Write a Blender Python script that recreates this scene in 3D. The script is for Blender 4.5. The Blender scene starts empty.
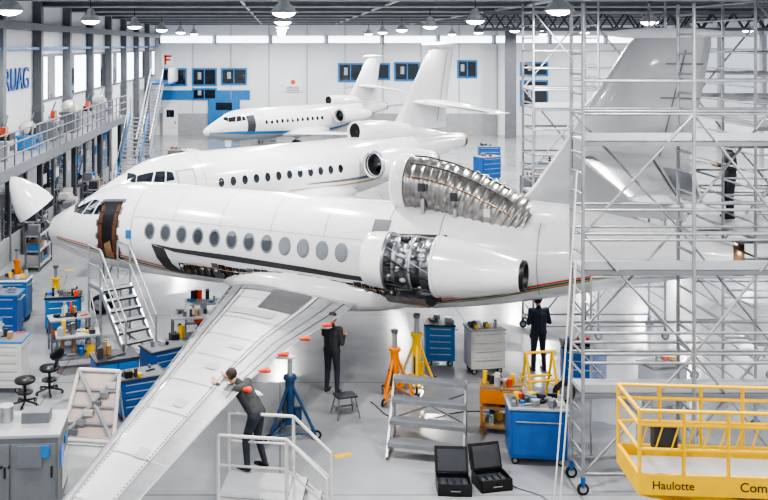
import bpy, math, random
from mathutils import Vector, Matrix
random.seed(3)
R=math.radians
# ------------------------------------------------------------------ materials
def mat(name,col,rough=.5,metal=0.,var=0.,scale=3.,emit=0.,coat=0.,bump=0.,alpha=1.):
    m=bpy.data.materials.new(name); m.use_nodes=True
    nt=m.node_tree; b=nt.nodes['Principled BSDF']
    c=(*col,1)
    b.inputs['Base Color'].default_value=c
    b.inputs['Roughness'].default_value=rough
    b.inputs['Metallic'].default_value=metal
    b.inputs['Coat Weight'].default_value=coat
    b.inputs['Alpha'].default_value=alpha
    tc=nt.nodes.new('ShaderNodeTexCoord'); n=nt.nodes.new('ShaderNodeTexNoise')
    n.inputs['Scale'].default_value=scale; n.inputs['Detail'].default_value=5
    nt.links.new(tc.outputs['Object'],n.inputs['Vector'])
    if var>0:
        r=nt.nodes.new('ShaderNodeValToRGB')
        r.color_ramp.elements[0].position=.3; r.color_ramp.elements[1].position=.7
        r.color_ramp.elements[0].color=(*[x*(1-var) for x in col],1)
        r.color_ramp.elements[1].color=c
        nt.links.new(n.outputs['Fac'],r.inputs['Fac']); nt.links.new(r.outputs['Color'],b.inputs['Base Color'])
    if bump>0:
        bp=nt.nodes.new('ShaderNodeBump'); bp.inputs['Strength'].default_value=bump
        nt.links.new(n.outputs['Fac'],bp.inputs['Height']); nt.links.new(bp.outputs['Normal'],b.inputs['Normal'])
    if emit>0:
        b.inputs['Emission Color'].default_value=c; b.inputs['Emission Strength'].default_value=emit
    return m
WHITE=mat('white_paint',(.74,.74,.76),.2,0,.06,1.5,coat=.4)
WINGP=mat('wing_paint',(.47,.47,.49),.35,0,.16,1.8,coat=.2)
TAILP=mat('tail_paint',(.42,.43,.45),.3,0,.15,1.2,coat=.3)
CREAM=mat('offwhite_paint',(.58,.57,.55),.35,0,.15,2)
LGREY=mat('light_grey',(.33,.34,.36),.4,0,.15,3)
WBAND=mat('bare_metal_edge',(.26,.27,.285),.35,.4,.25,5)
GREY=mat('grey',(.15,.16,.18),.5,0,.2,3)
DGREY=mat('dark_grey',(.04,.045,.055),.5,0,.2,4)
CHAR=mat('charcoal_paint',(.05,.05,.055),.35)
BLACK=mat('black',(.010,.010,.012),.35)
RUB=mat('rubber',(.012,.012,.012),.8)
GLASS=mat('dark_glass',(.012,.017,.025),.08,0,coat=1)
WGL=mat('cabin_window',(.06,.075,.10),.1,0,.5,1,coat=1)
BLIND=mat('window_blind',(.22,.24,.26),.3,0,.1,1,coat=1)
ALU=mat('aluminium',(.46,.48,.50),.35,.7,.2,6)
SCAF=mat('scaffold_tube',(.33,.34,.36),.4,.5,.3,5)
STEEL=mat('steel',(.30,.31,.33),.35,.85,.3,8)
RIB=mat('ribbed_metal',(.36,.35,.34),.3,.85,.35,5)
BRONZE=mat('burnt_metal',(.30,.20,.13),.35,.9,.4,6)
BLUE=mat('blue_paint',(.012,.10,.34),.35,0,.2,3)
MBLUE=mat('mid_blue',(.03,.17,.42),.4,0,.15,3)
YEL=mat('yellow_paint',(.80,.47,.012),.35,0,.15,3)
ORG=mat('orange_paint',(.72,.22,.015),.4,0,.2,3)
RED=mat('red_plastic',(.70,.07,.025),.4,0,.1,3)
GREEN=mat('green_paint',(.02,.16,.07),.4)
PRIMER=mat('primer_green',(.32,.38,.20),.5,0,.2,6)
GOLD=mat('gold_stripe',(.40,.26,.09),.3)
WOOD=mat('wood',(.34,.21,.10),.5,0,.3,8)
BROWN=mat('cabin_interior',(.13,.05,.025),.5,0,.4,6)
WALLM=mat('wall_paint',(.66,.68,.71),.6,0,.10,.5)
PINK=mat('pink_panel',(.48,.39,.36),.5,0,.15,3)
CLEAR=mat('plastic_sheet',(.70,.78,.86),.25,0,.2,1.2,alpha=.3)
SKY=mat('window_daylight',(.86,.93,1.),.3,0,emit=2.6)
LAMP=mat('lamp_glow',(1,.98,.94),.3,0,emit=20)
SKIN=mat('skin',(.48,.27,.19),.55,0,.1,8)
HAIR=mat('hair',(.04,.025,.018),.7,0,.3,30)
JACKET=mat('jacket',(.045,.047,.052),.75,0,.3,10)
TROUS=mat('trousers',(.032,.037,.05),.8,0,.2,10)
BCLOTH=mat('blue_overalls',(.022,.03,.055),.75,0,.25,10)
SCREEN=mat('screen',(.08,.2,.55),.2,0,emit=.4)
def floor_mat():
    m=bpy.data.materials.new('epoxy_floor'); m.use_nodes=True; nt=m.node_tree; b=nt.nodes['Principled BSDF']
    tc=nt.nodes.new('ShaderNodeTexCoord'); n=nt.nodes.new('ShaderNodeTexNoise'); n.inputs['Scale'].default_value=.35; n.inputs['Detail'].default_value=8
    n.inputs['Roughness'].default_value=.65
    nt.links.new(tc.outputs['Object'],n.inputs['Vector'])
    r=nt.nodes.new('ShaderNodeValToRGB'); r.color_ramp.elements[0].position=.3; r.color_ramp.elements[1].position=.7
    r.color_ramp.elements[0].color=(.225,.235,.25,1); r.color_ramp.elements[1].color=(.33,.34,.355,1)
    nt.links.new(n.outputs['Fac'],r.inputs['Fac'])
    br=nt.nodes.new('ShaderNodeTexBrick'); br.inputs['Scale'].default_value=.2; br.inputs['Mortar Size'].default_value=.004
    br.offset=0; br.inputs['Color1'].default_value=(1,1,1,1); br.inputs['Color2'].default_value=(1,1,1,1); br.inputs['Mortar'].default_value=(.6,.6,.61,1)
    br.inputs['Row Height'].default_value=1.0; br.inputs['Brick Width'].default_value=1.0
    nt.links.new(tc.outputs['Object'],br.inputs['Vector'])
    mx=nt.nodes.new('ShaderNodeMix'); mx.data_type='RGBA'; mx.blend_type='MULTIPLY'; mx.inputs[0].default_value=1
    nt.links.new(r.outputs['Color'],mx.inputs[6]); nt.links.new(br.outputs['Color'],mx.inputs[7])
    nt.links.new(mx.outputs[2],b.inputs['Base Color'])
    r2=nt.nodes.new('ShaderNodeMapRange'); r2.inputs[3].default_value=.08; r2.inputs[4].default_value=.24
    nt.links.new(n.outputs['Fac'],r2.inputs[0]); nt.links.new(r2.outputs[0],b.inputs['Roughness'])
    return m
FLOOR=floor_mat()
def ceil_mat():
    m=bpy.data.materials.new('corrugated_deck'); m.use_nodes=True; nt=m.node_tree; b=nt.nodes['Principled BSDF']
    tc=nt.nodes.new('ShaderNodeTexCoord'); w=nt.nodes.new('ShaderNodeTexWave'); w.inputs['Scale'].default_value=.8; w.bands_direction='X'
    nt.links.new(tc.outputs['Object'],w.inputs['Vector'])
    r=nt.nodes.new('ShaderNodeValToRGB'); r.color_ramp.elements[0].color=(.35,.36,.37,1); r.color_ramp.elements[1].color=(.85,.86,.88,1)
    nt.links.new(w.outputs['Fac'],r.inputs['Fac']); nt.links.new(r.outputs['Color'],b.inputs['Base Color']); b.inputs['Roughness'].default_value=.45
    return m
CEIL=ceil_mat()
# ------------------------------------------------------------------ mesh builder
class MB:
    def __init__(s): s.v=[];s.f=[];s.mi=[];s.sm=[];s.mats=[]
    def add(s,vs,fs,m,smooth=False):
        if m not in s.mats: s.mats.append(m)
        i=s.mats.index(m); o=len(s.v)
        s.v+=[tuple(v) for v in vs]
        for f in fs: s.f.append([o+k for k in f]); s.mi.append(i); s.sm.append(smooth)
    def box(s,c,d,m,rz=0,M=None):
        x,y,z=[k/2 for k in d]
        vs=[Vector(p) for p in [(-x,-y,-z),(x,-y,-z),(x,y,-z),(-x,y,-z),(-x,-y,z),(x,-y,z),(x,y,z),(-x,y,z)]]
        Q=Matrix.Rotation(rz,3,'Z') if M is None else M
        vs=[Q@v+Vector(c) for v in vs]
        s.add(vs,[(0,3,2,1),(4,5,6,7),(0,1,5,4),(1,2,6,5),(2,3,7,6),(3,0,4,7)],m)
    def beam(s,p,q,w,h,m):
        p=Vector(p);q=Vector(q);d=q-p;L=d.length
        if L<1e-6:return
        X=d/L; up=Vector((0,0,1)) if abs(X.z)<.98 else Vector((0,1,0))
        Y=up.cross(X).normalized(); Z=X.cross(Y)
        M=Matrix((X,Y,Z)).transposed()
        s.box((p+q)/2,(L,w,h),m,M=M)
    def tube(s,p,q,r,m,r2=None,n=8,caps=True):
        p=Vector(p);q=Vector(q);d=q-p
        if d.length<1e-6:return
        r2=r if r2 is None else r2
        X=d.normalized(); up=Vector((0,0,1)) if abs(X.z)<.9 else Vector((1,0,0))
        Y=up.cross(X).normalized();Z=X.cross(Y)
        vs=[];
        for c,rr in((p,r),(q,r2)):
            for k in range(n):
                a=2*math.pi*k/n; vs.append(c+rr*(math.cos(a)*Y+math.sin(a)*Z))
        fs=[(k,(k+1)%n,n+(k+1)%n,n+k) for k in range(n)]
        s.add(vs,fs,m,True)
        if caps: s.add(vs,[tuple(range(n))[::-1],tuple(range(n,2*n))],m)
    def path(s,pts,r,m,n=6):
        for a,b in zip(pts[:-1],pts[1:]): s.tube(a,b,r,m,n=n)
    def loft(s,rings,m,closed=True,cap0=True,cap1=True,smooth=True,capm=None):
        n=len(rings[0]); vs=[p for r in rings for p in r]; fs=[]
        for i in range(len(rings)-1):
            for k in range(n if closed else n-1):
                k2=(k+1)%n; fs.append((i*n+k,i*n+k2,(i+1)*n+k2,(i+1)*n+k))
        s.add(vs,fs,m,smooth)
        if cap0: s.add(rings[0],[tuple(range(n))[::-1]],capm or m)
        if cap1: s.add(rings[-1],[tuple(range(n))],capm or m)
    def lathe(s,prof,m,c=(0,0,0),ax=(1,0,0),n=28,caps=False):
        X=Vector(ax).normalized(); up=Vector((0,0,1)) if abs(X.z)<.9 else Vector((1,0,0))
        Y=up.cross(X).normalized();Z=X.cross(Y);c=Vector(c)
        rings=[[c+X*x+r*(math.cos(2*math.pi*k/n)*Y+math.sin(2*math.pi*k/n)*Z) for k in range(n)] for x,r in prof]
        s.loft(rings,m,cap0=caps,cap1=caps)
    def sphere(s,c,r,m,n=16,k=10):
        if not hasattr(r,'__len__'): r=(r,r,r)
        c=Vector(c);rings=[]
        for i in range(k+1):
            t=-math.pi/2+math.pi*i/k; t=max(min(t,1.56),-1.56)
            rings.append([c+Vector((r[0]*math.cos(t)*math.cos(2*math.pi*j/n),r[1]*math.cos(t)*math.sin(2*math.pi*j/n),r[2]*math.sin(t))) for j in range(n)])
        s.loft(rings,m)
    def wheel(s,c,r,w,ax=(0,1,0),hub=LGREY):
        c=Vector(c);A=Vector(ax).normalized()
        s.lathe([(-w/2,r*.6),(-w/2,r*.92),(-w*.3,r),(w*.3,r),(w/2,r*.92),(w/2,r*.6)],RUB,c,A,20)
        s.tube(c-A*w*.4,c+A*w*.4,r*.6,hub,n=16)
    def build(s,name,loc=(0,0,0),rz=0,parent=None,bevel=0):
        me=bpy.data.meshes.new(name); me.from_pydata(s.v,[],s.f)
        for m in s.mats: me.materials.append(m)
        me.polygons.foreach_set('material_index',s.mi); me.polygons.foreach_set('use_smooth',s.sm); me.update()
        o=bpy.data.objects.new(name,me); bpy.context.collection.objects.link(o)
        o.location=loc;o.rotation_euler=(0,0,rz)
        if parent: o.parent=parent
        if bevel:
            b=o.modifiers.new('bev','BEVEL'); b.width=bevel; b.segments=2; b.limit_method='ANGLE'
        return o
def empty(name,loc=(0,0,0),rz=0,scale=(1,1,1)):
    o=bpy.data.objects.new(name,None); bpy.context.collection.objects.link(o); o.location=loc;o.rotation_euler=(0,0,rz);o.scale=scale
    o.empty_display_size=.2
    return o
# ------------------------------------------------------------------ jet
PROF=[(0,2.15,.04,.04),(.25,2.17,.30,.28),(.7,2.22,.52,.50),(1.3,2.30,.76,.74),(1.9,2.40,.93,.95),(2.5,2.49,1.06,1.11),(3.2,2.53,1.16,1.19),(4.,2.55,1.22,1.22),
 (6,2.55,1.22,1.22),(8,2.55,1.22,1.22),(10,2.55,1.22,1.22),(11.5,2.60,1.18,1.19),(13,2.72,1.04,1.05),(14.5,2.90,.82,.86),(16,3.08,.58,.62),(17.2,3.18,.42,.42),(17.9,3.2,.36,.34)]
def prof(a):
    P=PROF
    if a<=P[0][0]: return P[0][1:]
    if a>=P[-1][0]: return P[-1][1:]
    for i in range(len(P)-1):
        if P[i][0]<=a<=P[i+1][0]: break
    t=(a-P[i][0])/(P[i+1][0]-P[i][0]); out=[]
    h=P[i+1][0]-P[i][0]
    for k in (1,2,3):
        def sl(j):
            if j<=0: return (P[1][k]-P[0][k])/(P[1][0]-P[0][0])
            if j>=len(P)-1: return (P[-1][k]-P[-2][k])/(P[-1][0]-P[-2][0])
            return (P[j+1][k]-P[j-1][k])/(P[j+1][0]-P[j-1][0])
        m0=sl(i)*h;m1=sl(i+1)*h;p0=P[i][k];p1=P[i+1][k]
        if abs(p0-p1)<1e-6: m0=m1=0
        out.append((2*t**3-3*t*t+1)*p0+(t**3-2*t*t+t)*m0+(-2*t**3+3*t*t)*p1+(t**3-t*t)*m1)
    return out
def surf(a,th,off=0):
    z,ry,rz=prof(a); th=R(th)
    return Vector((a,-(ry+off)*math.cos(th),z+(rz+off)*math.sin(th)))
def ribbon(mb,pts,m,off=.008,n=6):
    fine=[]
    for p,q in zip(pts[:-1],pts[1:]):
        k=max(1,int(abs(q[0]-p[0])/.15))
        for i in range(k):
            t=i/k; fine.append([p[j]*(1-t)+q[j]*t for j in range(3)])
    fine.append(pts[-1])
    rings=[[surf(a,lo+(hi-lo)*j/n,off) for j in range(n+1)] for a,lo,hi in fine]
    mb.loft(rings,m,closed=False,cap0=False,cap1=False)
def quadp(mb,c,m,off=.01,n=5):
    rings=[]
    for i in range(n+1):
        t=i/n; row=[]
        for j in range(n+1):
            u=j/n
            a=(c[0][0]*(1-u)+c[1][0]*u)*(1-t)+(c[3][0]*(1-u)+c[2][0]*u)*t
            th=(c[0][1]*(1-u)+c[1][1]*u)*(1-t)+(c[3][1]*(1-u)+c[2][1]*u)*t
            row.append(surf(a,th,off))
        rings.append(row)
    mb.loft(rings,m,closed=False,cap0=False,cap1=False)
def oval(mb,a,th,ra,dth,m,off):
    n=16; c=surf(a,th,off); r1=[surf(a+ra*.6*math.cos(2*math.pi*k/n),th+dth*.6*math.sin(2*math.pi*k/n),off) for k in range(n)]
    r2=[surf(a+ra*math.cos(2*math.pi*k/n),th+dth*math.sin(2*math.pi*k/n),off) for k in range(n)]
    mb.add([c]+r1,[(0,1+k,1+(k+1)%n) for k in range(n)],m,True); mb.loft([r1,r2],m,cap0=False,cap1=False)
XS=[1,.9,.75,.6,.45,.3,.18,.09,.03,0]
def yt(x,t): return 5*t*(.2969*math.sqrt(max(x,0))-.126*x-.3516*x*x+.2843*x**3-.1015*x**4)
def foil(le,chord,t,up):
    le=Vector(le);up=Vector(up); r=[]
    for x in XS: r.append(le+Vector((x*chord,0,0))+up*yt(x,t)*chord)
    for x in XS[-2::-1]: r.append(le+Vector((x*chord,0,0))-up*yt(x,t)*chord*.7)
    return r
def foilwing(mb,secs,up,m,n=6):
    mb.loft([foil(le,c,t,up) for le,c,t in secs],m)
def wpt(secs,v,c,up=(0,0,1),off=.012):
    i=min(int(v),len(secs)-2); t=v-i
    le=Vector(secs[i][0])*(1-t)+Vector(secs[i+1][0])*t; ch=secs[i][1]*(1-t)+secs[i+1][1]*t
    ya=yt(c,secs[i][2])*secs[i][1]*(1-t)+yt(c,secs[i+1][2])*secs[i+1][1]*t
    return le+Vector((c*ch,0,0))+Vector(up)*(ya+off)
def wpatch(mb,secs,v0,v1,c0,c1,m,off=.012,nv=8,nc=5):
    rings=[[wpt(secs,v0+(v1-v0)*i/nv,c0+(c1-c0)*j/nc,off=off) for j in range(nc+1)] for i in range(nv+1)]
    mb.loft(rings,m,closed=False,cap0=False,cap1=False)
def nacelle(name,parent,b,z,a0,a1,opened):
    mb=MB(); c=(a0,b,z); L=a1-a0
    lip=[(.9,.10),(.9,.40),(.5,.41),(.15,.44),(.03,.48),(0,.52),(.04,.56),(.15,.585),(.5,.61)]
    if opened:
        mb.lathe(lip,WHITE,c)
        mb.lathe([(.5,.61),(.56,.61),(.56,.5)],STEEL,c)
        mb.lathe([(.56,.50),(.7,.52),(.72,.56),(.78,.56),(.8,.47),(1.0,.46),(1.02,.53),(1.08,.53),(1.1,.44),(1.3,.45),(1.32,.54),(1.38,.54),(1.4,.48),(1.56,.50)],STEEL,c)
        for k in range(46):
            t=random.uniform(0,2*math.pi); x=random.uniform(.62,1.4); rr=.51
            p=Vector((a0+x,b+rr*math.cos(t),z+rr*math.sin(t)))
            mb.sphere(p,(random.uniform(.04,.12),.055,.055),random.choice([BRONZE,STEEL,ALU,DGREY,BLACK,CREAM,LGREY]),8,5)
        for k in range(16):
            t=2*math.pi*k/16+random.uniform(-.1,.1); dt=random.uniform(-.9,.9)
            mb.path([Vector((a0+.58+.95*i/5,b+(.565+.015*math.sin(i*2+k))*math.cos(t+dt*i/5),z+(.565+.015*math.sin(i*2+k))*math.sin(t+dt*i/5))) for i in range(6)],random.choice([.008,.012,.02]),random.choice([BRONZE,LGREY,ALU,BLACK,STEEL,DGREY]),5)
        mb.lathe([(1.1,.55),(1.1,.585),(1.14,.585),(1.14,.55)],ALU,c)
        mb.lathe([(1.56,.50),(1.56,.64),(1.62,.645),(1.62,.62)],WHITE,c)
        mb.lathe([(1.62,.625),(2.1,.58),(2.7,.46),(L-.15,.34),(L,.30),(L,.26),(L-.5,.24),(L-.5,.02)],WHITE,c)
        mb.lathe([(L-.06,.318),(L+.02,.30),(L+.02,.255),(L-.4,.24),(L-.4,.02)],BLACK,c)
        rings=[]
        for x in (.62,1.5):
            rings.append([Vector((a0+x,b-.05+.6*math.cos(t),z-.42+.42*math.sin(t))) for t in [R(200+12*k) for k in range(12)]])
        mb.loft(rings,STEEL,closed=False,cap0=False,cap1=False)
    else:
        mb.lathe(lip+[(1.2,.62),(1.8,.60),(2.4,.52),(L-.3,.38),(L,.31),(L,.26),(L-.4,.24),(L-.4,.02)],WHITE,c)
        mb.lathe([(-.004,.50),(-.012,.52),(.03,.563),(.12,.586)],ALU,c)
        mb.lathe([(L-.06,.325),(L+.02,.31),(L+.02,.255),(L-.4,.24),(L-.4,.02)],DGREY,c)
    mb.lathe([(.5,.41),(.5,.1)],BLACK,c)
    mb.lathe([(.06,.465),(.2,.43),(.49,.405)],DGREY,c)
    mb.lathe([(.3,.0),(.36,.07),(.48,.12),(.52,.12)],GREY,c)
    for k in range(20):
        t=2*math.pi*k/20
        d=Vector((0,math.cos(t),math.sin(t))); e=Vector((.05,-math.sin(t)*.035,math.cos(t)*.035)); p=Vector(c)+Vector((.43,0,0))
        mb.add([p+d*.1-e,p+d*.1+e,p+d*.4+e*1.3,p+d*.4-e*1.3],[(0,1,2,3)],GREY)
    sg=-1 if b<0 else 1
    secs=[((a0+.9,sg*.7,z),2.2,.10),((a0+.9,b-sg*.45,z),2.0,.10)]
    foilwing(mb,secs,(0,0,1),WHITE)
    return mb.build(name,parent=parent)
def gear(mb,a,b,top,r=.33,twin=.17):
    mb.tube((a,b,top),(a,b,r+.05),.07,ALU,n=12); mb.tube((a,b,r*1.9),(a,b,r),.045,STEEL,n=12)
    mb.tube((a+.5,b,top),(a,b,r*2.2),.03,ALU)
    mb.tube((a,b-twin-.1,r),(a,b+twin+.1,r),.04,STEEL)
    for sy in(-twin,twin): mb.wheel((a,b+sy,r),r,.2)
    mb.box((a-.12,b-.18,top-.45),(.5,.03,.7),WHITE)
def ringpath(P,t):
    n=len(P)-1; f=t*n; i=min(int(f),n-1); u=f-i
    return P[i]*(1-u)+P[i+1]*u
def jet(name,N,ang,sc,kind):
    root=empty(name,(N[0],N[1],0),ang,sc)
    fb=MB(); a0=.55 if kind==1 else 0
    st=[]; a=a0
    while a<17.9: st.append(a); a+=.12 if a<3 else .3
    st.append(17.9)
    rings=[]; nn=48
    for a in st: rings.append([surf(a,360*k/nn) for k in range(nn)])
    fb.loft(rings,WHITE,cap0=(kind==1),cap1=False,capm=GREY)
    fb.lathe([(17.9,.35),(18.1,.33),(18.1,.27),(17.6,.25),(17.6,.02)],BRONZE,(0,0,3.2))
    for i in range(12):
        aa=4.55+.485*i
        for th in (9,171):
            oval(fb,aa,th,.165,10.5,WBAND if kind==1 else WHITE,.006); oval(fb,aa,th,.12,8.0,(WGL if i<8 else BLIND) if kind==1 else GLASS,.011)
    panes=[[(1.62,38),(2.05,28),(2.28,50),(1.78,60)],[(2.12,27),(2.5,24),(2.62,44),(2.34,49)],[(2.56,24),(2.85,24),(2.85,38),(2.68,43)],[(1.45,62),(1.62,42),(1.78,63),(1.66,88)]]
    for p in panes:
        quadp(fb,p,GLASS); quadp(fb,[(a,180-t) for a,t in p],GLASS)
    if kind==1:
        quadp(fb,[(2.72,-38),(3.56,-38),(3.56,46),(2.72,46)],STEEL,.008)
        quadp(fb,[(2.79,-35),(3.49,-35),(3.49,42),(2.79,42)],BLACK,.014)
        quadp(fb,[(2.81,-34),(2.97,-34),(2.95,36),(2.81,36)],BROWN,.018)
        quadp(fb,[(3.3,-34),(3.47,-34),(3.47,38),(3.36,38)],BROWN,.018)
        quadp(fb,[(3.0,-34),(3.28,-34),(3.26,-8),(3.02,-14)],WOOD,.018)
        quadp(fb,[(3.8,-3),(3.98,-3),(3.98,7),(3.8,7)],MBLUE,.014)
        ribbon(fb,[(4.62,-6,-5.6),(5.3,-13,-8),(7,-15.5,-8.5),(9,-18,-11.5),(10.9,-21,-16),(11.4,-19,-18.6)],CHAR,.012)
        ribbon(fb,[(4.62,-8,-6),(4.72,-24,-8),(4.85,-38,-9),(5.0,-44,-10),(5.15,-45,-30),(5.3,-46,-38),(5.6,-46,-42)],CHAR,.013)
        for k,(m,o) in enumerate([(RED,0),(GREEN,4),(GOLD,8)]):
            ribbon(fb,[(1.0,-10-o,-8-o),(2.6,-22-o,-20.2-o),(4,-32-o,-30-o),(5.6,-43-o,-41-o)],m,.010,2)
            ribbon(fb,[(11.,-46-o,-44-o),(13,-40-o,-38-o),(15,-26-o,-23-o),(17,-14-o,-10-o)],m,.010,2)
        for k in range(34):
            aa=5.35+k*.2; hgt=random.uniform(-24,-21) if aa>6.2 else -27
            quadp(fb,[(aa,-46),(aa+.19,-46),(aa+.19,hgt),(aa,hgt)],random.choice([DGREY,BLACK,DGREY,GREY,BLACK,BLACK]),.012,2)
            quadp(fb,[(aa+.05,-40),(aa+.09,-40),(aa+.09,-26),(aa+.05,-26)],random.choice([PRIMER,ALU,STEEL,WOOD]),.02,2)
            p=surf(aa+.1,-31,.03); fb.sphere(p,(.06,.03,.04),random.choice([STEEL,ALU,BLACK]),6,4)
        fb.path([surf(5.5+.3*k,-28+1.5*math.sin(k),.03) for k in range(22)],.015,BRONZE,5)
        for k in range(12):
            fb.box((.5,random.uniform(-.25,.25),2.2+random.uniform(-.25,.25)),(.2,.16,.12),random.choice([DGREY,BLACK,ALU,ORG,GREY]))
        quadp(fb,[(10.55,26),(10.95,26),(10.95,50),(10.55,50)],GREY,.012); quadp(fb,[(11.1,24),(12.3,26),(12.3,36),(11.1,34)],DGREY,.012)
        for k in range(8): fb.sphere(surf(11.2+.13*k,30,.02),(.05,.04,.04),random.choice([STEEL,BRONZE,ALU]),6,4)
        for aa in (5.2,6.6,8.0,9.4): ribbon(fb,[(aa,22,88),(aa+.012,22,88)],LGREY,.006,20)
        ribbon(fb,[(4.0,24,24.5),(10.9,24,24.5)],LGREY,.006,1)
    elif kind==2:
        ribbon(fb,[(8.3,-14,-12),(12.5,-20,-12),(15,-12,-5)],GREY,.01); ribbon(fb,[(7.5,-22,-20.5),(12.5,-28,-24),(15,-20,-16)],GOLD,.01)
        quadp(fb,[(2.95,-25),(3.6,-25),(3.6,40),(2.95,40)],LGREY,.008); quadp(fb,[(2.99,-22),(3.56,-22),(3.56,37),(2.99,37)],WHITE,.012)
    else:
        ribbon(fb,[(.3,-90,-8),(3,-90,-26),(8,-90,-44),(13,-90,-46),(17,-90,-50)],LGREY,.012,10)
        ribbon(fb,[(.3,-14,-6),(3,-34,-20),(8,-48,-36),(13,-50,-38),(17,-50,-42)],MBLUE,.014,3)
        ribbon(fb,[(.3,186,194),(3,200,214),(8,216,228),(13,218,230),(17,222,230)],MBLUE,.014,3)
        quadp(fb,[(2.95,-25),(3.6,-25),(3.6,40),(2.95,40)],DGREY,.016)
    for aa in (3.95,10.9,12.1,14.2):
        ribbon(fb,[(aa,-50,88),(aa+.02,-50,88)],LGREY,.007,24)
    rr=[]
    for i in range(17):
        t=i/16; aa=5.9+5.8*t; k=math.sin(math.pi*min(max(t,.02),.98))**.45
        rr.append([Vector((aa,1.36*k*math.copysign(abs(math.cos(q))**.7,math.cos(q)),1.72+.52*k*math.copysign(abs(math.sin(q))**.7,math.sin(q)))) for q in [2*math.pi*j/28 for j in range(28)]])
    fb.loft(rr,WHITE)
    if kind==1:
        P=[Vector((10.95,0,4.28)),Vector((11.6,0,4.26)),Vector((12.2,0,4.15)),Vector((12.8,0,3.95)),Vector((13.4,0,3.68)),Vector((13.8,0,3.45))]
        rings=[];NN=96
        for i in range(NN+1):
            t=i/NN; c=ringpath(P,t); d=(ringpath(P,min(1,t+.08))-ringpath(P,max(0,t-.08))).normalized()
            Y=Vector((0,0,1)).cross(d).normalized(); Z=d.cross(Y)
            r=(.56+.04*math.sin(t*3))*(1+(.06 if i%6<2 else 0))
            rings.append([c+r*(math.cos(2*math.pi*k/36)*Y+math.sin(2*math.pi*k/36)*Z) for k in range(36)])
        fb.loft(rings,RIB,cap0=False,cap1=False)
        fb.lathe([(.3,.02),(.3,.48),(0,.52),(-.12,.57),(-.14,.6),(-.08,.64),(.16,.66),(.18,.6)],WHITE,P[0],(1,0,-.02),36)
        fb.lathe([(.28,.49),(.3,.01)],BLACK,P[0],(1,0,0),24)
        for k in range(3):
            fb.path([ringpath(P,t/10)+Vector((0,-.66*math.cos(R(20+30*k)),.66*math.sin(R(20+30*k)))) for t in range(1,10)],.018,[BRONZE,DGREY,BLACK][k],5)
        for t in (.2,.45,.7):
            c=ringpath(P,t); fb.box(c+Vector((0,-.3,-.5)),(.08,.5,.5),LGREY); fb.box(c+Vector((0,-.62,.02)),(.14,.1,.18),random.choice([DGREY,CREAM]))
        rr=[]
        for aa,z,ry,rz in [(13.4,3.7,.25,.2),(14.0,3.7,.4,.42),(14.8,3.7,.36,.42),(16,3.5,.28,.4),(17.3,3.3,.2,.25)]:
            rr.append([Vector((aa,ry*math.cos(2*math.pi*j/24),z+rz*math.sin(2*math.pi*j/24))) for j in range(24)])
        fb.loft(rr,WHITE)
    else:
        fb.lathe([(.6,.1),(.5,.32),(.1,.36),(0,.40),(.05,.44),(.3,.47),(1.2,.47)],WHITE,(11.6,0,4.02),(1,0,-.04))
        fb.lathe([(.12,.37),(.15,.02)],BLACK,(11.6,0,4.02))
        rr=[]
        for aa,z,ry,rz in [(11.95,4.0,.47,.47),(13.2,3.95,.46,.47),(14.5,3.8,.38,.45),(16,3.5,.28,.4),(17.3,3.3,.2,.25)]:
            rr.append([Vector((aa,ry*math.cos(2*math.pi*j/24),z+rz*math.sin(2*math.pi*j/24))) for j in range(24)])
        fb.loft(rr,WHITE)
        fb.box((12.6,0,3.62),(1.9,.5,.3),WHITE)
    fb.build('fuselage',parent=root)
    fin=MB(); rings=[]
    for z,le,te,t in [(3.9,13.5,17.0,.09),(4.3,13.9,17.0,.09),(5.2,14.5,17.1,.09),(7.5,15.9,17.5,.09),(7.7,16.1,17.5,.07)]:
        c=te-le; ring=[]
        for x in XS: ring.append(Vector((le+x*c,yt(x,t)*c,z)))
        for x in XS[-2::-1]: ring.append(Vector((le+x*c,-yt(x,t)*c,z)))
        rings.append(ring)
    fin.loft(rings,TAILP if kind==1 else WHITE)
    rr=[]
    for i in range(9):
        t=i/8; k=math.sin(math.pi*(.04+.92*t))**.5
        rr.append([Vector((15.5+2.2*t,.11*k*math.cos(q),7.74+.12*k*math.sin(q))) for q in [2*math.pi*j/12 for j in range(12)]])
    fin.loft(rr,WHITE)
    for sg in (-1,1):
        fin.add([Vector((16.3,sg*.13,4.2)),Vector((16.33,sg*.13,4.2)),Vector((17.05,sg*.07,7.4)),Vector((17.02,sg*.07,7.4))],[(0,1,2,3)],GREY)
        if kind==1:
            for zz in (4.8,5.6,6.4,7.1): fin.add([Vector((16.2+(zz-4)*.15,sg*.14,zz)),Vector((17.05+(zz-4)*.1,sg*.10,zz)),Vector((17.05+(zz-4)*.1,sg*.10,zz+.03)),Vector((16.2+(zz-4)*.15,sg*.14,zz+.03))],[(0,1,2,3)],GREY)
    fin.build('fin',parent=root)
    for sg,nm in((-1,'stabiliser_port'),(1,'stabiliser_starboard')):
        s=MB(); sp=3.1
        secs=[((14.8,0,5.15),2.3,.10),((16.3,sg*sp,4.72),1.2,.09),((16.55,sg*(sp+.12),4.71),.9,.06)]
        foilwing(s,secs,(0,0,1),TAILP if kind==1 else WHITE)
        wpatch(s,secs,.1,.98,.66,.68,BLACK if kind==1 else GREY,nv=4,nc=1)
        if kind==1: wpatch(s,secs,.3,.95,.72,.97,GREY,nv=4,nc=3)
        wpatch(s,secs,.15,.95,.02,.12,STEEL,nv=4,nc=3)
        s.build(nm,parent=root)
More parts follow.
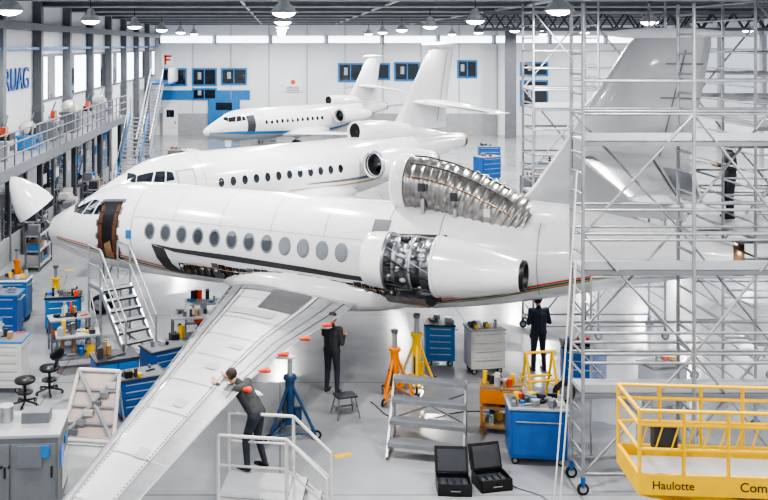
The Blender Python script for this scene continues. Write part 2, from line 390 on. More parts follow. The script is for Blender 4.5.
    for sg,nm in((-1,'wing_port'),(1,'wing_starboard')):
        w=MB()
        full=[(0.6,6.5,10.2,1.58,.12),(1.2,6.93,10.25,1.6,.12),(2.5,7.42,10.35,1.66,.115),(5.,8.35,10.42,1.78,.11),(7.,9.1,10.72,1.88,.105),(9.5,10.02,11.25,2.0,.10),(12.1,11.0,11.85,2.14,.095),(12.3,11.3,11.88,2.15,.06)]
        if kind==1 and sg==1: full=[f for f in full if f[0]<=5]
        secs=[((le,sg*b,z),te-le,t) for b,le,te,z,t in full]
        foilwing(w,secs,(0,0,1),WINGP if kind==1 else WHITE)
        last=len(secs)-2+.9
        wpatch(w,secs,1.2,last,.13,.14,DGREY if kind==1 else GREY,nv=40,nc=1)
        wpatch(w,secs,1.2,last-.4,.74,.75,DGREY if kind==1 else GREY,nv=40,nc=1)
        for v in (2.0,2.6,3.1,3.7,4.3,4.8,5.4,5.9):
            if v<last: wpatch(w,secs,v,v+.012,.02,.98,LGREY,nv=1,nc=10)
        if kind==1:
            wpatch(w,secs,1.2,last,.002,.125,WBAND,.010,nv=40,nc=6)
            wpatch(w,secs,1.2,last-.4,.755,.99,WBAND,.010,nv=40,nc=4)
            wpatch(w,secs,1.25,2.25,.40,.70,CHAR,nv=5,nc=5)
            wpatch(w,secs,1.2,1.5,.14,.4,GREY,nv=3,nc=5)
            wpatch(w,secs,2.32,2.5,.2,.6,LGREY,.013,nv=3,nc=5)
            for i in range(10): wpatch(w,secs,1.3+.35*i,1.3+.35*i+.26,.03,.05,DGREY,.014,nv=3,nc=1)
            wpatch(w,secs,1.2,4.4,.93,.945,DGREY,.014,nv=30,nc=1)
            for i in range(150):
                v=1.3+(last-1.3)*i/150
                wpatch(w,secs,v,v+.014,.165,.188,DGREY,nv=1,nc=1)
                wpatch(w,secs,v,v+.014,.695,.715,DGREY,nv=1,nc=1)
                if v<4.4: wpatch(w,secs,v,v+.012,.85,.87,BLACK,.015,nv=1,nc=1)
            for v,c in((3.3,.5),(3.9,.45),(4.6,.45),(5.3,.5)):
                wpatch(w,secs,v,v+.12,c,c+.14,LGREY,nv=2,nc=2)
            if sg==-1:
                for v in (2.3,2.75,3.25,3.75,4.2):
                    p=wpt(secs,v,.98); w.tube(p+Vector((-.05,0,-.03)),p+Vector((.2,-.02,.03)),.022,RED,.045,n=10); w.sphere(p+Vector((.2,-.02,.03)),.05,RED,10,6)
        for v in (2.2,3.1,4.1):
            if v<last:
                p=wpt(secs,v,.8,off=0); w.sphere(p+Vector((.1,0,-.14)),(.55,.07,.09),WHITE,10,6)
        w.build(nm,parent=root)
    nacelle('engine_port',root,-1.95,2.88,10.83,14.19,kind==1)
    nacelle('engine_starboard',root,1.95,2.88,10.83,14.19,False)
    g=MB()
    gear(g,2.1,0,1.75,.26,.13)
    if kind!=1: gear(g,10.0,-1.7,1.6); gear(g,10.0,1.7,1.6)
    g.build('landing_gear',parent=root)
    return root
jet('business_jet',(-6.84,26.21),math.atan2(-.457,.89),(1,1,1),1)
jet('business_jet',(-6.6,29.6),math.atan2(.625,.78),(1.065,1,.97),2)
jet('business_jet',(-4.97,58.),math.atan2(.67,.742),(.98,.95,.86),3)
mb=MB(); ax=Vector((-.55,-.1,.75)).normalized()
mb.lathe([(0,.58),(.25,.55),(.6,.43),(.95,.25),(1.15,.1),(1.2,.02)],WHITE,(0,0,0),ax,32)
mb.lathe([(0,.58),(.02,.54),(.25,.5),(.6,.38),(.9,.2),(1.0,.02)],CREAM,(0,0,0),ax,32)
mb.tube((.2,0,-.2),(.45,-.1,-.42),.025,STEEL)
mb.tube((-.1,.3,-.15),(.4,.1,-.5),.02,STEEL)
mb.build('nose_radome',(-7.05,26.1,2.72))
# ------------------------------------------------------------------ building
def slab(name,lo,hi,m):
    mb=MB(); mb.box([(a+b)/2 for a,b in zip(lo,hi)],[b-a for a,b in zip(lo,hi)],m); return mb.build(name)
slab('floor',(-10.4,-6,-.3),(32,75,0),FLOOR)
slab('ceiling',(-10.6,-6,9.6),(32.2,75.2,9.8),CEIL)
mb=MB()
def wx(x): return (x-280)/12.
def wz(y): return 7.5-(y-45)/12.
mb.box((10.8,75.1,4.8),(42.8,.2,9.6),WALLM)
mb.box(((wx(160)+wx(250))/2,74.97,wz(95)),(wx(250)-wx(160),.06,.8),MBLUE)
mb.box((4,74.97,.9),(28,.05,1.8),LGREY)
for x in range(155,560,38): mb.box((wx(x),74.96,4.8),(.05,.06,9.6),LGREY)
mb.build('wall_back')
k=0
for (x0,x1,y0,y1) in [(192,217,68,86),(221,247,68,85),(338,363,63,82),(366,390,63,80),(394,420,62,81),(457,477,60,78),(520,548,62,76),(520,548,80,106),(162,187,68,86),(192,217,88,100),(640,690,62,90)]:
    k+=1; mb=MB(); a,b,c,d=wx(x0),wx(x1),wz(y1),wz(y0)
    mb.box(((a+b)/2,74.94,(c+d)/2),(b-a,.08,d-c),MBLUE)
    mb.box(((a+b)/2,74.9,(c+d)/2),(b-a-.3,.06,d-c-.3),GLASS)
    mb.box(((a+b)/2,74.86,(c+d)/2),(.1,.05,d-c),MBLUE)
    mb.box(((a+b)/2-.4,74.865,(c+d)/2+.1),(.3,.02,(d-c)*.4),LGREY)
    mb.build('window_%d'%k)
for i in range(9):
    k+=1; mb=MB(); x0=-10+i*4.65
    mb.box((x0+2.2,74.93,7.95),(4.3,.1,.56),SKY); mb.box((x0+2.2,74.9,7.63),(4.5,.14,.08),LGREY); mb.box((x0,74.9,7.95),(.14,.14,.7),LGREY)
    mb.build('window_%d'%k)
for i,(x0,x1,y0,m) in enumerate([(163,178,104,WHITE),(208,240,103,MBLUE)]):
    mb=MB(); a,b=wx(x0),wx(x1); d=2.4 if i==0 else 3.0
    mb.box(((a+b)/2,74.88,d/2),(b-a,.1,d),m); mb.box(((a+b)/2,74.82,d-.6),((b-a)*.5,.04,.6),GLASS); mb.box((b-.2,74.8,1.05),(.1,.1,.2),STEEL)
    mb.build('door_%d'%(i+1))
mb=MB(); mb.box((wx(168),74.9,wz(60)),(1.1,.08,1.0),WHITE)
x=wx(168); z=wz(60); mb.box((x-.2,74.83,z),(.18,.04,.8),RED); mb.box((x+.02,74.83,z+.31),(.6,.04,.18),RED); mb.box((x,74.83,z+.02),(.45,.04,.16),RED)
mb.build('fire_sign')
mb=MB(); mb.box((wx(293),74.9,wz(85)),(1.5,.08,1.1),WHITE); mb.lathe([(0,.2),(.03,.2)],RED,(wx(293),74.85,wz(82)),(0,-1,0),20,True)
for q in range(3): mb.box((wx(293),74.84,wz(87)-q*.14),(1.1,.02,.06),GREY)
mb.build('notice_board')
mb=MB()
mb.box((-10.5,34.5,4.8),(.2,81,9.6),WALLM)
mb.build('wall_left')
k=20
for i in range(12):
    y0=12+i*5.2
    mb=MB(); mb.box((-10.2,y0,4.8),(.35,.35,9.6),GREY); mb.box((-10.2,y0,4.8),(.38,.5,.3),GREY); mb.build('wall_column')
    if i!=4:
        z0,z1=5.0,7.1
        k+=1; mb=MB(); mb.box((-10.37,y0+2.6,(z0+z1)/2),(.08,4.2,z1-z0),GREY)
        for j in range(3): mb.box((-10.34,y0+2.6+(j-1)*1.35,(z0+z1)/2),(.08,1.2,z1-z0-.25),SKY if (i+j)%3 else GLASS)
        mb.build('window_%d'%k)
slab('trim_1',(-10.35,-6,8.1),(-10.0,74.8,8.4),GREY)
slab('trim_2',(-10.38,-6,7.3),(-10.1,74.8,7.42),MBLUE)
cu=bpy.data.curves.new('wall_sign','FONT'); cu.body='RUAG'; cu.size=1.25; cu.extrude=.03
o=bpy.data.objects.new('wall_sign',cu); bpy.context.collection.objects.link(o); o.location=(-10.25,33.4,5.75); o.rotation_euler=(R(90),0,R(90)); cu.materials.append(BLUE)
mb=MB()
for i in range(14):
    y=i*5.8-4
    mb.box((32.1,y,4.8),(.3,.4,9.6),LGREY)
mb.box((32.1,34.5,1.0),(.12,81,2.0),WALLM); mb.box((32.1,34.5,8.9),(.12,81,1.4),WALLM)
for z in (3.8,5.6,7.2): mb.box((32.1,34.5,z),(.1,81,.12),LGREY)
mb.build('wall_right')
mb=MB()
for i in range(13):
    y=4+i*5.7
    mb.box((10.8,y,9.5),(42.6,.3,.06),LGREY); mb.box((10.8,y,9.12),(42.6,.3,.06),LGREY); mb.box((10.8,y,9.3),(42.6,.05,.4),GREY)
for x in [-9,-6,-3,0,3,6,9,12,15,18,21,24,27,30]:
    mb.box((x,34.5,9.52),(.14,80.8,.16),GREY)
for x in (-1.5,4.5,10.5): mb.tube((x,-5,9.2),(x,74,9.2),.06,LGREY)
mb.build('ceiling_beams')
mb=MB()
def truss(x0,x1,y,zb,zt):
    mb.beam((x0,y,zb),(x1,y,zb),.16,.12,GREY); mb.beam((x0,y,zt),(x1,y,zt),.16,.12,GREY)
    n=int((x1-x0)/1.0)
    for i in range(n):
        a=x0+(x1-x0)*i/n;b=x0+(x1-x0)*(i+1)/n
        mb.beam((a,y,zb),((a+b)/2,y,zt),.06,.06,DGREY); mb.beam(((a+b)/2,y,zt),(b,y,zb),.06,.06,DGREY)
truss(9.5,31.8,42,8.25,9.0); truss(9.5,31.8,44,8.25,9.0)
mb.build('crane_truss')
mb=MB(); mb.box((18.5,72.5,4.5),(.6,.6,9.0),GREY); mb.box((18.5,72.2,4.5),(.9,.1,9.0),GREY); mb.build('support_column')
for ix in range(6):
    for iy in range(8):
        x=-6.5+ix*6.6; y=3+iy*9.3+(ix%2)*1.5
        if 40<y<46 and x>9: y+=4
        root=empty('high_bay_lamp',(x,y,8.72))
        mb=MB(); mb.lathe([(-.05,.02),(0,.12),(.16,.15),(.2,.22),(.38,.36),(.4,.36),(.38,.34)],ALU,(0,0,0),(0,0,-1),18)
        mb.lathe([(.36,.33),(.44,.27),(.5,.15),(.52,.001)],LAMP,(0,0,0),(0,0,-1),18); mb.tube((0,0,.03),(0,0,.36),.02,DGREY)
        mb.build('shade',parent=root)
        l=bpy.data.lights.new('bulb','AREA'); l.shape='DISK'; l.size=.5; l.energy=470; l.color=(1,.975,.94)
        lo=bpy.data.objects.new('bulb',l); bpy.context.collection.objects.link(lo); lo.parent=root; lo.location=(0,0,-.54)
# ------------------------------------------------------------------ mezzanine with glazed offices under
mb=MB()
mb.box((-9.2,35.5,3.5),(1.4,29,.2),LGREY); mb.box((-8.52,35.5,3.45),(.06,29,.34),GREY)
for i in range(30):
    y=21+i*1.0; mb.tube((-8.55,y,3.6),(-8.55,y,4.7),.028,GREY,n=6)
for z in (4.7,4.35,3.98): mb.tube((-8.55,21,z),(-8.55,50,z),.03,GREY,n=6)
for i in range(6): mb.box((-8.75,22+i*5.4,1.7),(.18,.18,3.4),DGREY)
mb.build('mezzanine')
mb=MB()
mb.box((-9.35,38,.45),(.12,22,.9),LGREY); mb.box((-9.35,38,3.1),(.12,22,.5),LGREY)
for i in range(12):
    y=27+i*2
    mb.box((-9.35,y,1.7),(.16,.14,3.3),GREY)
    if i<11:
        mb.box((-9.35,y+1,1.85),(.04,1.86,2.0),GLASS if i%3 else LGREY)
        mb.box((-9.31,y+.6,2.2),(.03,.5,.4),random.choice([CREAM,MBLUE,WHITE]))
mb.build('office_partition')
mb=MB()
for sx in (-8.3,-7.3):
    mb.beam((sx,50,3.6),(sx,45,.1),.06,.28,MBLUE); mb.tube((sx,50,4.6),(sx,45,1.1),.03,STEEL)
    for t in (0,.33,.66,1): mb.tube((sx,50-5*t,3.6-3.5*t),(sx,50-5*t,4.6-3.5*t),.025,STEEL)
for i in range(18): mb.box((-7.8,49.8-i*.28,3.45-i*.195),(1,.26,.04),LGREY)
mb.build('staircase')
mb=MB()
for sx in (-9.6,-8.7):
    mb.beam((sx,60,.1),(sx,67,4.6),.08,.3,LGREY); mb.tube((sx,60,1.2),(sx,67,5.7),.05,WHITE)
for i in range(22): mb.box((-9.15,60.1+i*.315,.2+i*.2),(.9,.3,.05),LGREY)
mb.box((-9.1,70,4.6),(1.6,6,.15),MBLUE); mb.box((-8.3,70,5.2),(.06,6,1.1),WHITE)
mb.build('staircase')
for i in range(8):
    y=24+i*3.3
    mb=MB(); h=random.uniform(.4,1.0); m=random.choice([CREAM,LGREY,LGREY,GREY,MBLUE,LGREY])
    mb.box((0,0,h/2),(.7,random.uniform(.8,1.4),h),m); mb.box((.1,.1,h+.12),(.4,.5,.24),random.choice([CREAM,GREY,DGREY]))
    mb.box((.36,0,h*.6),(.02,.6,h*.25),DGREY); mb.tube((.2,-.3,h),(.25,-.3,h+.5),.03,ALU); mb.tube((-.2,.3,h),(.1,.35,h+.8),.03,STEEL)
    if i%2: mb.lathe([(0,.1),(.1,.28),(.5,.3),(.55,.1)],CREAM,(-.1,-.2,h+.2),(0,1,0),14,True)
    else: mb.box((.15,-.2,h+.3),(.2,.2,.3),RED)
    mb.build('equipment_crate',(-9.45,y,3.61))
for i in range(6):
    y=30.6+i*2.4
    mb=MB()
    for j in range(3):
        z=.15+j*.5; mb.box((0,0,z),(.5,1.6,.04),LGREY)
        for q in range(4):
            hh=random.uniform(.12,.38); mb.box((0,-.58+q*.38,z+.02+hh/2),(.36,.28,hh),random.choice([MBLUE,CREAM,GREY,LGREY,GREY,DGREY,WOOD,DGREY]))
    for a in(-.23,.23):
        for b in (-.78,.78): mb.box((a,b,.65),(.05,.05,1.3),GREY)
    mb.build('storage_rack',(-8.95 if i%2 else -8.2,y,0))
# ------------------------------------------------------------------ tool cart helpers
CL=[CREAM,GREY,GREY,MBLUE,BLACK,BLACK,ALU,WOOD,CREAM,LGREY,DGREY,DGREY,STEEL,LGREY,RED,YEL]
def clutter(mb,w,d,z,n=10,big=.14):
    for i in range(n):
        x=random.uniform(-w/2+.08,w/2-.08);y=random.uniform(-d/2+.07,d/2-.07)
        m=random.choice(CL)
        t=random.random(); h=random.uniform(.03,big)
        if t<.5: mb.box((x,y,z+h/2),(random.uniform(.06,.2),random.uniform(.05,.15),h),m,rz=random.uniform(0,3))
        elif t<.8: mb.tube((x,y,z),(x,y,z+h*1.4),random.uniform(.02,.06),m,n=10)
        else: mb.tube((x-.1,y,z+.02),(x+.1,y+.05,z+.02),.015,m)
def cart(name,loc,rz,w=.9,d=.55,h=.95,body=BLUE,top=BLACK,drawers=5,n=10):
    mb=MB(); b=.14
    mb.box((0,0,b+(h-b)/2),(w,d,h-b),body)
    for i in range(drawers):
        hh=(h-b-.08)/drawers; z=b+.05+hh*(i+.5)
        mb.box((0,-d/2-.008,z),(w-.08,.016,hh-.025),body); mb.box((0,-d/2-.025,z+hh*.28),(w-.2,.02,.022),ALU)
    mb.box((0,0,h+.02),(w+.05,d+.05,.04),top)
    mb.box((0,0,h+.04),(w-.04,d-.04,.01),GREY)
    mb.tube((w/2+.06,-d/2+.08,h-.1),(w/2+.06,d/2-.08,h-.1),.016,ALU); 
    for s in(-1,1): mb.tube((w/2,s*(d/2-.08),h-.1),(w/2+.06,s*(d/2-.08),h-.1),.014,ALU)
    for a in(-1,1):
        for c in(-1,1): mb.wheel((a*(w/2-.1),c*(d/2-.09),.065),.065,.04); mb.box((a*(w/2-.1),c*(d/2-.09),.13),(.07,.06,.04),STEEL)
    clutter(mb,w,d,h+.045,n)
    return mb.build(name,loc,rz,bevel=.006)
cart('tool_cart',(4.63,16.3,0),R(-6),1.0,.62,1.0,BLUE,LGREY,1,30)
cart('tool_cart',(3.75,21.2,0),R(-5),.68,.5,.95,MBLUE,BLACK,5,7)
cart('tool_cart',(-5.7,23.7,0),R(10),.9,.6,.9,MBLUE,BLACK,4,20)
cart('tool_cart',(-2.85,18.3,0),R(25),.95,.6,.8,BLUE,DGREY,4,6)
cart('tool_cart',(-2.55,20.0,0),R(35),.95,.6,.8,BLUE,DGREY,4,5)
cart('tool_cabinet',(-6.05,19.6,0),R(0),1.0,.6,1.1,CREAM,MBLUE,5,8)
cart('tool_cabinet',(-6.9,20.6,0),R(0),.9,.6,1.15,CREAM,BLUE,5,8)
cart('tool_cabinet',(-7.15,23.2,0),R(0),.9,.6,1.1,BLUE,MBLUE,4,8)
cart('tool_cabinet',(-7.3,24.6,0),R(0),.9,.6,1.1,MBLUE,WHITE,4,8)
cart('tool_cart',(4.7,20.7,0),R(8),.8,.5,1.0,CREAM,LGREY,4,14)
cart('tool_cart',(6.6,19.6,0),R(-12),.9,.55,.95,BLUE,BLACK,4,14)
cart('tool_cart',(7.9,18.6,0),R(15),.8,.5,.9,LGREY,BLACK,4,12)
mb=MB()
for a in(-.36,.36):
    for c in(-.24,.24): mb.box((a,c,.45),(.04,.04,.9),ORG)
for z in(.14,.5,.88): mb.box((0,0,z),(.8,.54,.04),WOOD); clutter(mb,.75,.5,z+.02,14,.18)
mb.box((0,-.26,.72),(.8,.02,.25),ORG)
mb.build('tool_stand',(4.3,17.55,0),R(-12))
def jack(loc,h,m,rz=0,r=.5,name='aircraft_jack'):
    mb=MB()
    mb.tube((0,0,.25),(0,0,h*.72),.09,m,n=14); mb.tube((0,0,h*.72),(0,0,h*.95),.05,ALU,n=12); mb.tube((0,0,h*.95),(0,0,h),.075,STEEL,n=12)
    mb.tube((0,0,h*.7),(0,0,h*.74),.13,m,n=14); mb.tube((0,0,.25),(0,0,.3),.14,m,n=14)
    for k in range(3):
        a=R(90+120*k); d=Vector((math.cos(a),math.sin(a),0)); e=Vector((math.cos(a+R(120)),math.sin(a+R(120)),0))
        mb.tube(Vector((0,0,h*.68)),d*r+Vector((0,0,.08)),.032,m); mb.tube(d*.06+Vector((0,0,.28)),d*r+Vector((0,0,.1)),.025,m)
        mb.tube(d*r+Vector((0,0,.12)),e*r+Vector((0,0,.12)),.018,m)
        mb.tube(d*r,d*r+Vector((0,0,.03)),.08,STEEL,n=12); mb.wheel(d*(r+.03)+Vector((0,0,.09)),.08,.04,(-d.y,d.x,0))
    mb.box((.16,0,.4),(.12,.12,.22),m); mb.tube((.2,0,.5),(.45,.1,.9),.014,STEEL); mb.tube((-.12,-.05,.35),(-.12,-.05,.7),.05,DGREY,n=10)
    mb.build(name,loc,rz)
DBLUE=mat('jack_blue',(.015,.06,.15),.4,0,.3,6)
jack((.19,17.3,0),1.55,DBLUE,.2,.52)
jack((2.42,19.0,0),1.5,ORG,.4,.42); jack((3.0,19.75,0),1.6,YEL,.9,.42)
jack((-6.3,25.3,0),1.3,YEL,.9,.35)
jack((-8.0,27.4,0),1.3,ORG,.3,.4)
def stairs(name,loc,rz,h,n,w,run,m=ALU,rail=True,plat=.7):
    mb=MB(); st=h/n; d=run/n
    for s in(-w/2,w/2):
        mb.beam((0,s,.05),(run,s,h-.02),.05,.15,m)
        mb.tube((run+plat,s,0.06),(run+plat,s,h),.03,m); mb.tube((run,s,0.06),(run,s,h),.03,m)
        mb.tube((run,s,.15),(0.1,s,.1),.025,m); mb.tube((run,s,.15),(run+plat,s,.15),.025,m); mb.tube((run,s,.15),(run+plat,s,h),.02,m)
        mb.box((run+plat/2,s,h-.04),(plat,.04,.08),m)
        if rail:
            mb.tube((.1,s,.1),(.1,s,1.),.025,m); mb.tube((.1,s,1.0),(run,s,h+.95),.028,m); mb.tube((.1,s,.6),(run,s,h+.5),.02,m)
            mb.tube((run,s,h+.95),(run+plat,s,h+.95),.028,m); mb.tube((run,s,h+.5),(run+plat,s,h+.5),.02,m)
            mb.tube((run,s,h),(run,s,h+.95),.028,m); mb.tube((run+plat,s,h),(run+plat,s,h+.95),.028,m)
        for x in(.15,run+plat): mb.wheel((x,s*1.08,.07),.07,.04)
    for i in range(n):
        mb.box((d*(i+.5),0,st*(i+1)-.02),(d*.95,w,.03),LGREY); mb.box((d*(i+.05),0,st*(i+1)-.03),(.03,w,.04),DGREY)
    mb.box((run+plat/2,0,h),(plat,w,.04),LGREY)
    return mb.build(name,loc,rz)
stairs('boarding_stairs',(-3.25,21.35,0),math.atan2(1.45,-1.05),1.45,7,.8,1.5)
stairs('access_platform',(.85,13.9,0),R(172),.6,3,.85,.7,CREAM,True,1.05)
mb=MB(); w=1.35
for i in range(4):
    z=.28*(i+1); y=-.5+.3*i
    mb.box((0,y,z),(w,.24,.035),GREY); mb.box((0,y-.12,z-.02),(w,.02,.07),WBAND)
for s in(-w/2,w/2):
    mb.beam((s,-.7,.05),(s,.48,1.12),.04,.09,WBAND); mb.beam((s,.52,.05),(s,.46,1.12),.04,.06,WBAND); mb.beam((s,-.68,.06),(s,.55,.06),.04,.05,WBAND); mb.beam((s,0,.06),(s,.46,1.0),.03,.03,WBAND)
mb.beam((-w/2,.52,.3),(w/2,.46,.9),.03,.03,WBAND); mb.beam((w/2,.52,.3),(-w/2,.46,.9),.03,.03,WBAND)
mb.build('wide_step_unit',(2.75,16.75,0),R(-14))
mb=MB(); mb.box((0,0,.42),(.42,.3,.03),DGREY); mb.box((0,0,.2),(.34,.05,.02),STEEL)
for a in(-1,1):
    for c in(-1,1): mb.tube((a*.17,c*.11,.41),(a*.24,c*.2,0),.014,STEEL)
    mb.tube((a*.205,-.155,.21),(a*.205,.155,.21),.01,STEEL)
mb.build('step_stool',(1.32,18.2,0),.3)
def chair(loc,rz,back=True):
    mb=MB(); 
    for k in range(5):
        a=2*math.pi*k/5; mb.tube((0,0,.12),(.28*math.cos(a),.28*math.sin(a),.07),.022,BLACK); mb.wheel((.28*math.cos(a),.28*math.sin(a),.035),.035,.03)
    mb.tube((0,0,.1),(0,0,.5),.028,BLACK,n=10); mb.tube((0,0,.28),(0,0,.3),.17,BLACK,n=14)
    mb.lathe([(0,.02),(0,.2),(.03,.22),(.07,.21),(.08,.02)],BLACK,(0,0,.5),(0,0,1),18)
    if back:
        mb.beam((-.18,0,.52),(-.26,0,.85),.05,.02,BLACK)
        mb.sphere((-.26,0,.9),(.05,.2,.14),BLACK,14,8)
    mb.build('swivel_chair',loc,rz)
chair((-4.97,19.4,0),2.5); chair((-5.3,18.7,0),1,False)
CABM=mat('cabinet_metal',(.19,.20,.21),.4,.3,.2,3)
mb=MB()
mb.box((0,0,.62),(1.5,.95,1.16),CABM); mb.box((0,0,1.22),(1.56,1.0,.05),LGREY)
mb.box((.3,-.5,.9),(.4,.03,.35),GREY)
for a in(-.37,.37): mb.box((a,-.485,.6),(.7,.02,1.0),CABM); mb.box((a+.28,-.5,.65),(.03,.03,.18),BLACK); mb.box((a,-.497,.15),(.72,.01,.015),DGREY)
mb.box((.762,-.15,.75),(.02,.22,.3),SCREEN); mb.box((.762,.2,.9),(.02,.2,.12),MBLUE); mb.box((.762,.1,.45),(.02,.5,.5),CREAM)
mb.box((-.35,-.5,.95),(.22,.03,.16),SCREEN); mb.box((.55,-.505,.98),(.14,.03,.2),MBLUE); 
for q in range(5): mb.tube((-.5+.12*q,-.5,.75),(-.5+.12*q,-.53,.75),.02,[RED,GREEN,YEL,BLACK,BLACK][q])
mb.tube((-.2,.1,1.25),(-.2,.1,1.5),.12,ALU,n=16); mb.box((.3,.1,1.33),(.45,.3,.18),GREY); mb.box((-.5,-.2,1.3),(.3,.3,.1),DGREY)
for a in(-.6,.6):
    for c in (-.35,.35): mb.tube((a,c,0),(a,c,.06),.04,RUB)
mb.build('control_cabinet',(-4.35,14.9,0),R(4),bevel=.01)
mb=MB(); t=R(58); c,s=math.cos(t),math.sin(t)
def fp(x,v): return Vector((x,v*c-.4,v*s+.2))
W=.5;L=1.25
mb.path([fp(-W,0),fp(W,0),fp(W*.8,L),fp(-W*.8,L),fp(-W,0)],.04,CREAM,8)
for v in(.3,.6,.9): mb.beam(fp(-W*.95,v),fp(W*.95,v),.06,.03,LGREY)
mb.beam(fp(-W,0)+Vector((0,-.03,0)),fp(W*.8,L)+Vector((0,-.03,0)),.06,.04,LGREY); mb.beam(fp(W,0)+Vector((0,-.03,0)),fp(-W*.8,L)+Vector((0,-.03,0)),.06,.04,LGREY)
mb.add([fp(-W*.9,.05)+Vector((0,.04,0)),fp(W*.9,.05)+Vector((0,.04,0)),fp(W*.75,L-.05)+Vector((0,.04,0)),fp(-W*.75,L-.05)+Vector((0,.04,0))],[(0,1,2,3)],PINK)
for q in range(6): mb.box(fp(-.3+.12*q,.15+.17*q)+Vector((0,-.02,0)),(.16,.08,.1),[GREY,ALU,CREAM][q%3])
for a in(-W,W):
    mb.tube((a,-.5,.12),(a,.55,.12),.025,ALU); mb.tube((a*.85,.5,.12),fp(a*.8,L*.9),.02,ALU)
    for q in(-.45,.5): mb.wheel((a,q,.07),.07,.04,(1,0,0))
mb.tube((-W,-.4,.12),(W,-.4,.12),.025,ALU)
mb.build('panel_trolley',(-3.5,17.0,0),R(-8))
mb=MB(); mb.box((0,0,.42),(.9,.6,.76),BLUE); mb.box((0,0,.83),(.95,.65,.06),DGREY)
for q in range(2): mb.box((-.22+.44*q,-.31,.45),(.4,.02,.65),MBLUE)
for a in(-.38,.38):
    for c in(-.22,.22): mb.tube((a,c,0),(a,c,.05),.035,RUB)
clutter(mb,.9,.6,.86,8,.25)
mb.build('workbench',(-3.55,19.3,0),R(25))
for i,(x,y,rz) in enumerate([(-2.2,22.3,.2),(-1.0,21.9,.1),(-5.2,22.2,.4),(-2.0,23.5,.1),(-4.7,20.9,.3)]):
    mb=MB(); mb.box((0,0,.8),(1.0,.55,.04),LGREY); mb.box((0,0,.3),(.95,.5,.03),GREY)
    for a in(-.46,.46):
        for c in(-.23,.23): mb.box((a,c,.4),(.04,.04,.8),STEEL)
    clutter(mb,.95,.5,.82,14,.28); clutter(mb,.9,.45,.315,10,.3)
    mb.build('work_table',(x,y,0),rz)
def case(loc,rz):
    mb=MB(); w,d,h=.56,.42,.2
    mb.box((0,0,.015),(w,d,.03),BLACK)
    for s in(-1,1): mb.box((s*(w/2-.01),0,h/2),(.02,d,h),BLACK); mb.box((0,s*(d/2-.01),h/2),(w,.02,h),BLACK)
    mb.box((0,0,.08),(w-.05,d-.05,.1),DGREY); 
    for k in range(4): mb.box((-.18+.12*k,0,.14),(.07,.2,.04),DGREY)
    M=Matrix.Rotation(R(-20),3,'X')
    mb.box((0,d/2+.07,h+.2),(w,.06,d),BLACK,M=M); mb.box((0,d/2+.03,h+.2),(w-.08,.04,d-.08),DGREY,M=M)
    mb.tube((-.08,-d/2-.03,.1),(.08,-d/2-.03,.1),.012,GREY)
    mb.build('equipment_case',loc,rz,bevel=.008)
case((2.92,15.15,0),R(-3)); case((3.6,15.3,0),R(12))
# ------------------------------------------------------------------ scissor lift
mb=MB()
x0,x1,y0,y1,z=-1.35,1.45,-.45,.45,1.75
mb.box((.05,0,z),(2.8,.9,.06),LGREY)
for y in (y0,y1): mb.box((.05,y,z+.05),(2.84,.05,.26),YEL)
for x in (x0,x1): mb.box((x,0,z+.05),(.05,.9,.26),YEL)
for q in range(6):
    x=x0+(x1-x0)*q/5
    for y in(y0,y1): mb.tube((x,y,z),(x,y,z+1.0),.026,YEL)
for zz in(z+1.0,z+.82,z+.5):
    mb.path([(x0,y0,zz),(x1,y0,zz),(x1,y1,zz),(x0,y1,zz),(x0,y0,zz)],.026,YEL,8)
for q in range(14): mb.tube((x0+.2*q,y0,z+.5),(x0+.2*q+.1,y0,z+.82),.012,YEL)
mb.box((x0+.35,y0+.12,z+.62),(.3,.14,.3),DGREY)
for lv in range(3):
    za=.62+lv*.36; zb=za+.36
    for y in(-.36,.36):
        mb.beam((-1.1,y,za),(1.1,y,zb),.05,.11,YEL); mb.beam((1.1,y*.88,za),(-1.1,y*.88,zb),.05,.11,YEL)
        mb.tube((0,y-.05,(za+zb)/2),(0,y+.05,(za+zb)/2),.04,STEEL)
mb.box((0,0,.4),(2.5,.8,.4),YEL); mb.box((0,-.41,.4),(1.2,.02,.2),BLACK)
for a in(-.95,.95):
    for c in(-.36,.36): mb.wheel((a,c,.2),.2,.14,hub=YEL)
lift=mb.build('scissor_lift',(6.05,12.05,0),R(-4))
for body,xx,sz in(('Haulotte',-1.2,.15),('Compact 10',-.1,.17)):
    cu=bpy.data.curves.new('lettering','FONT'); cu.body=body; cu.size=sz; cu.extrude=.002
    o=bpy.data.objects.new('lettering',cu); bpy.context.collection.objects.link(o); o.parent=lift; o.location=(xx,y0-.03,z); o.rotation_euler=(R(90),0,0); cu.materials.append(BLACK)
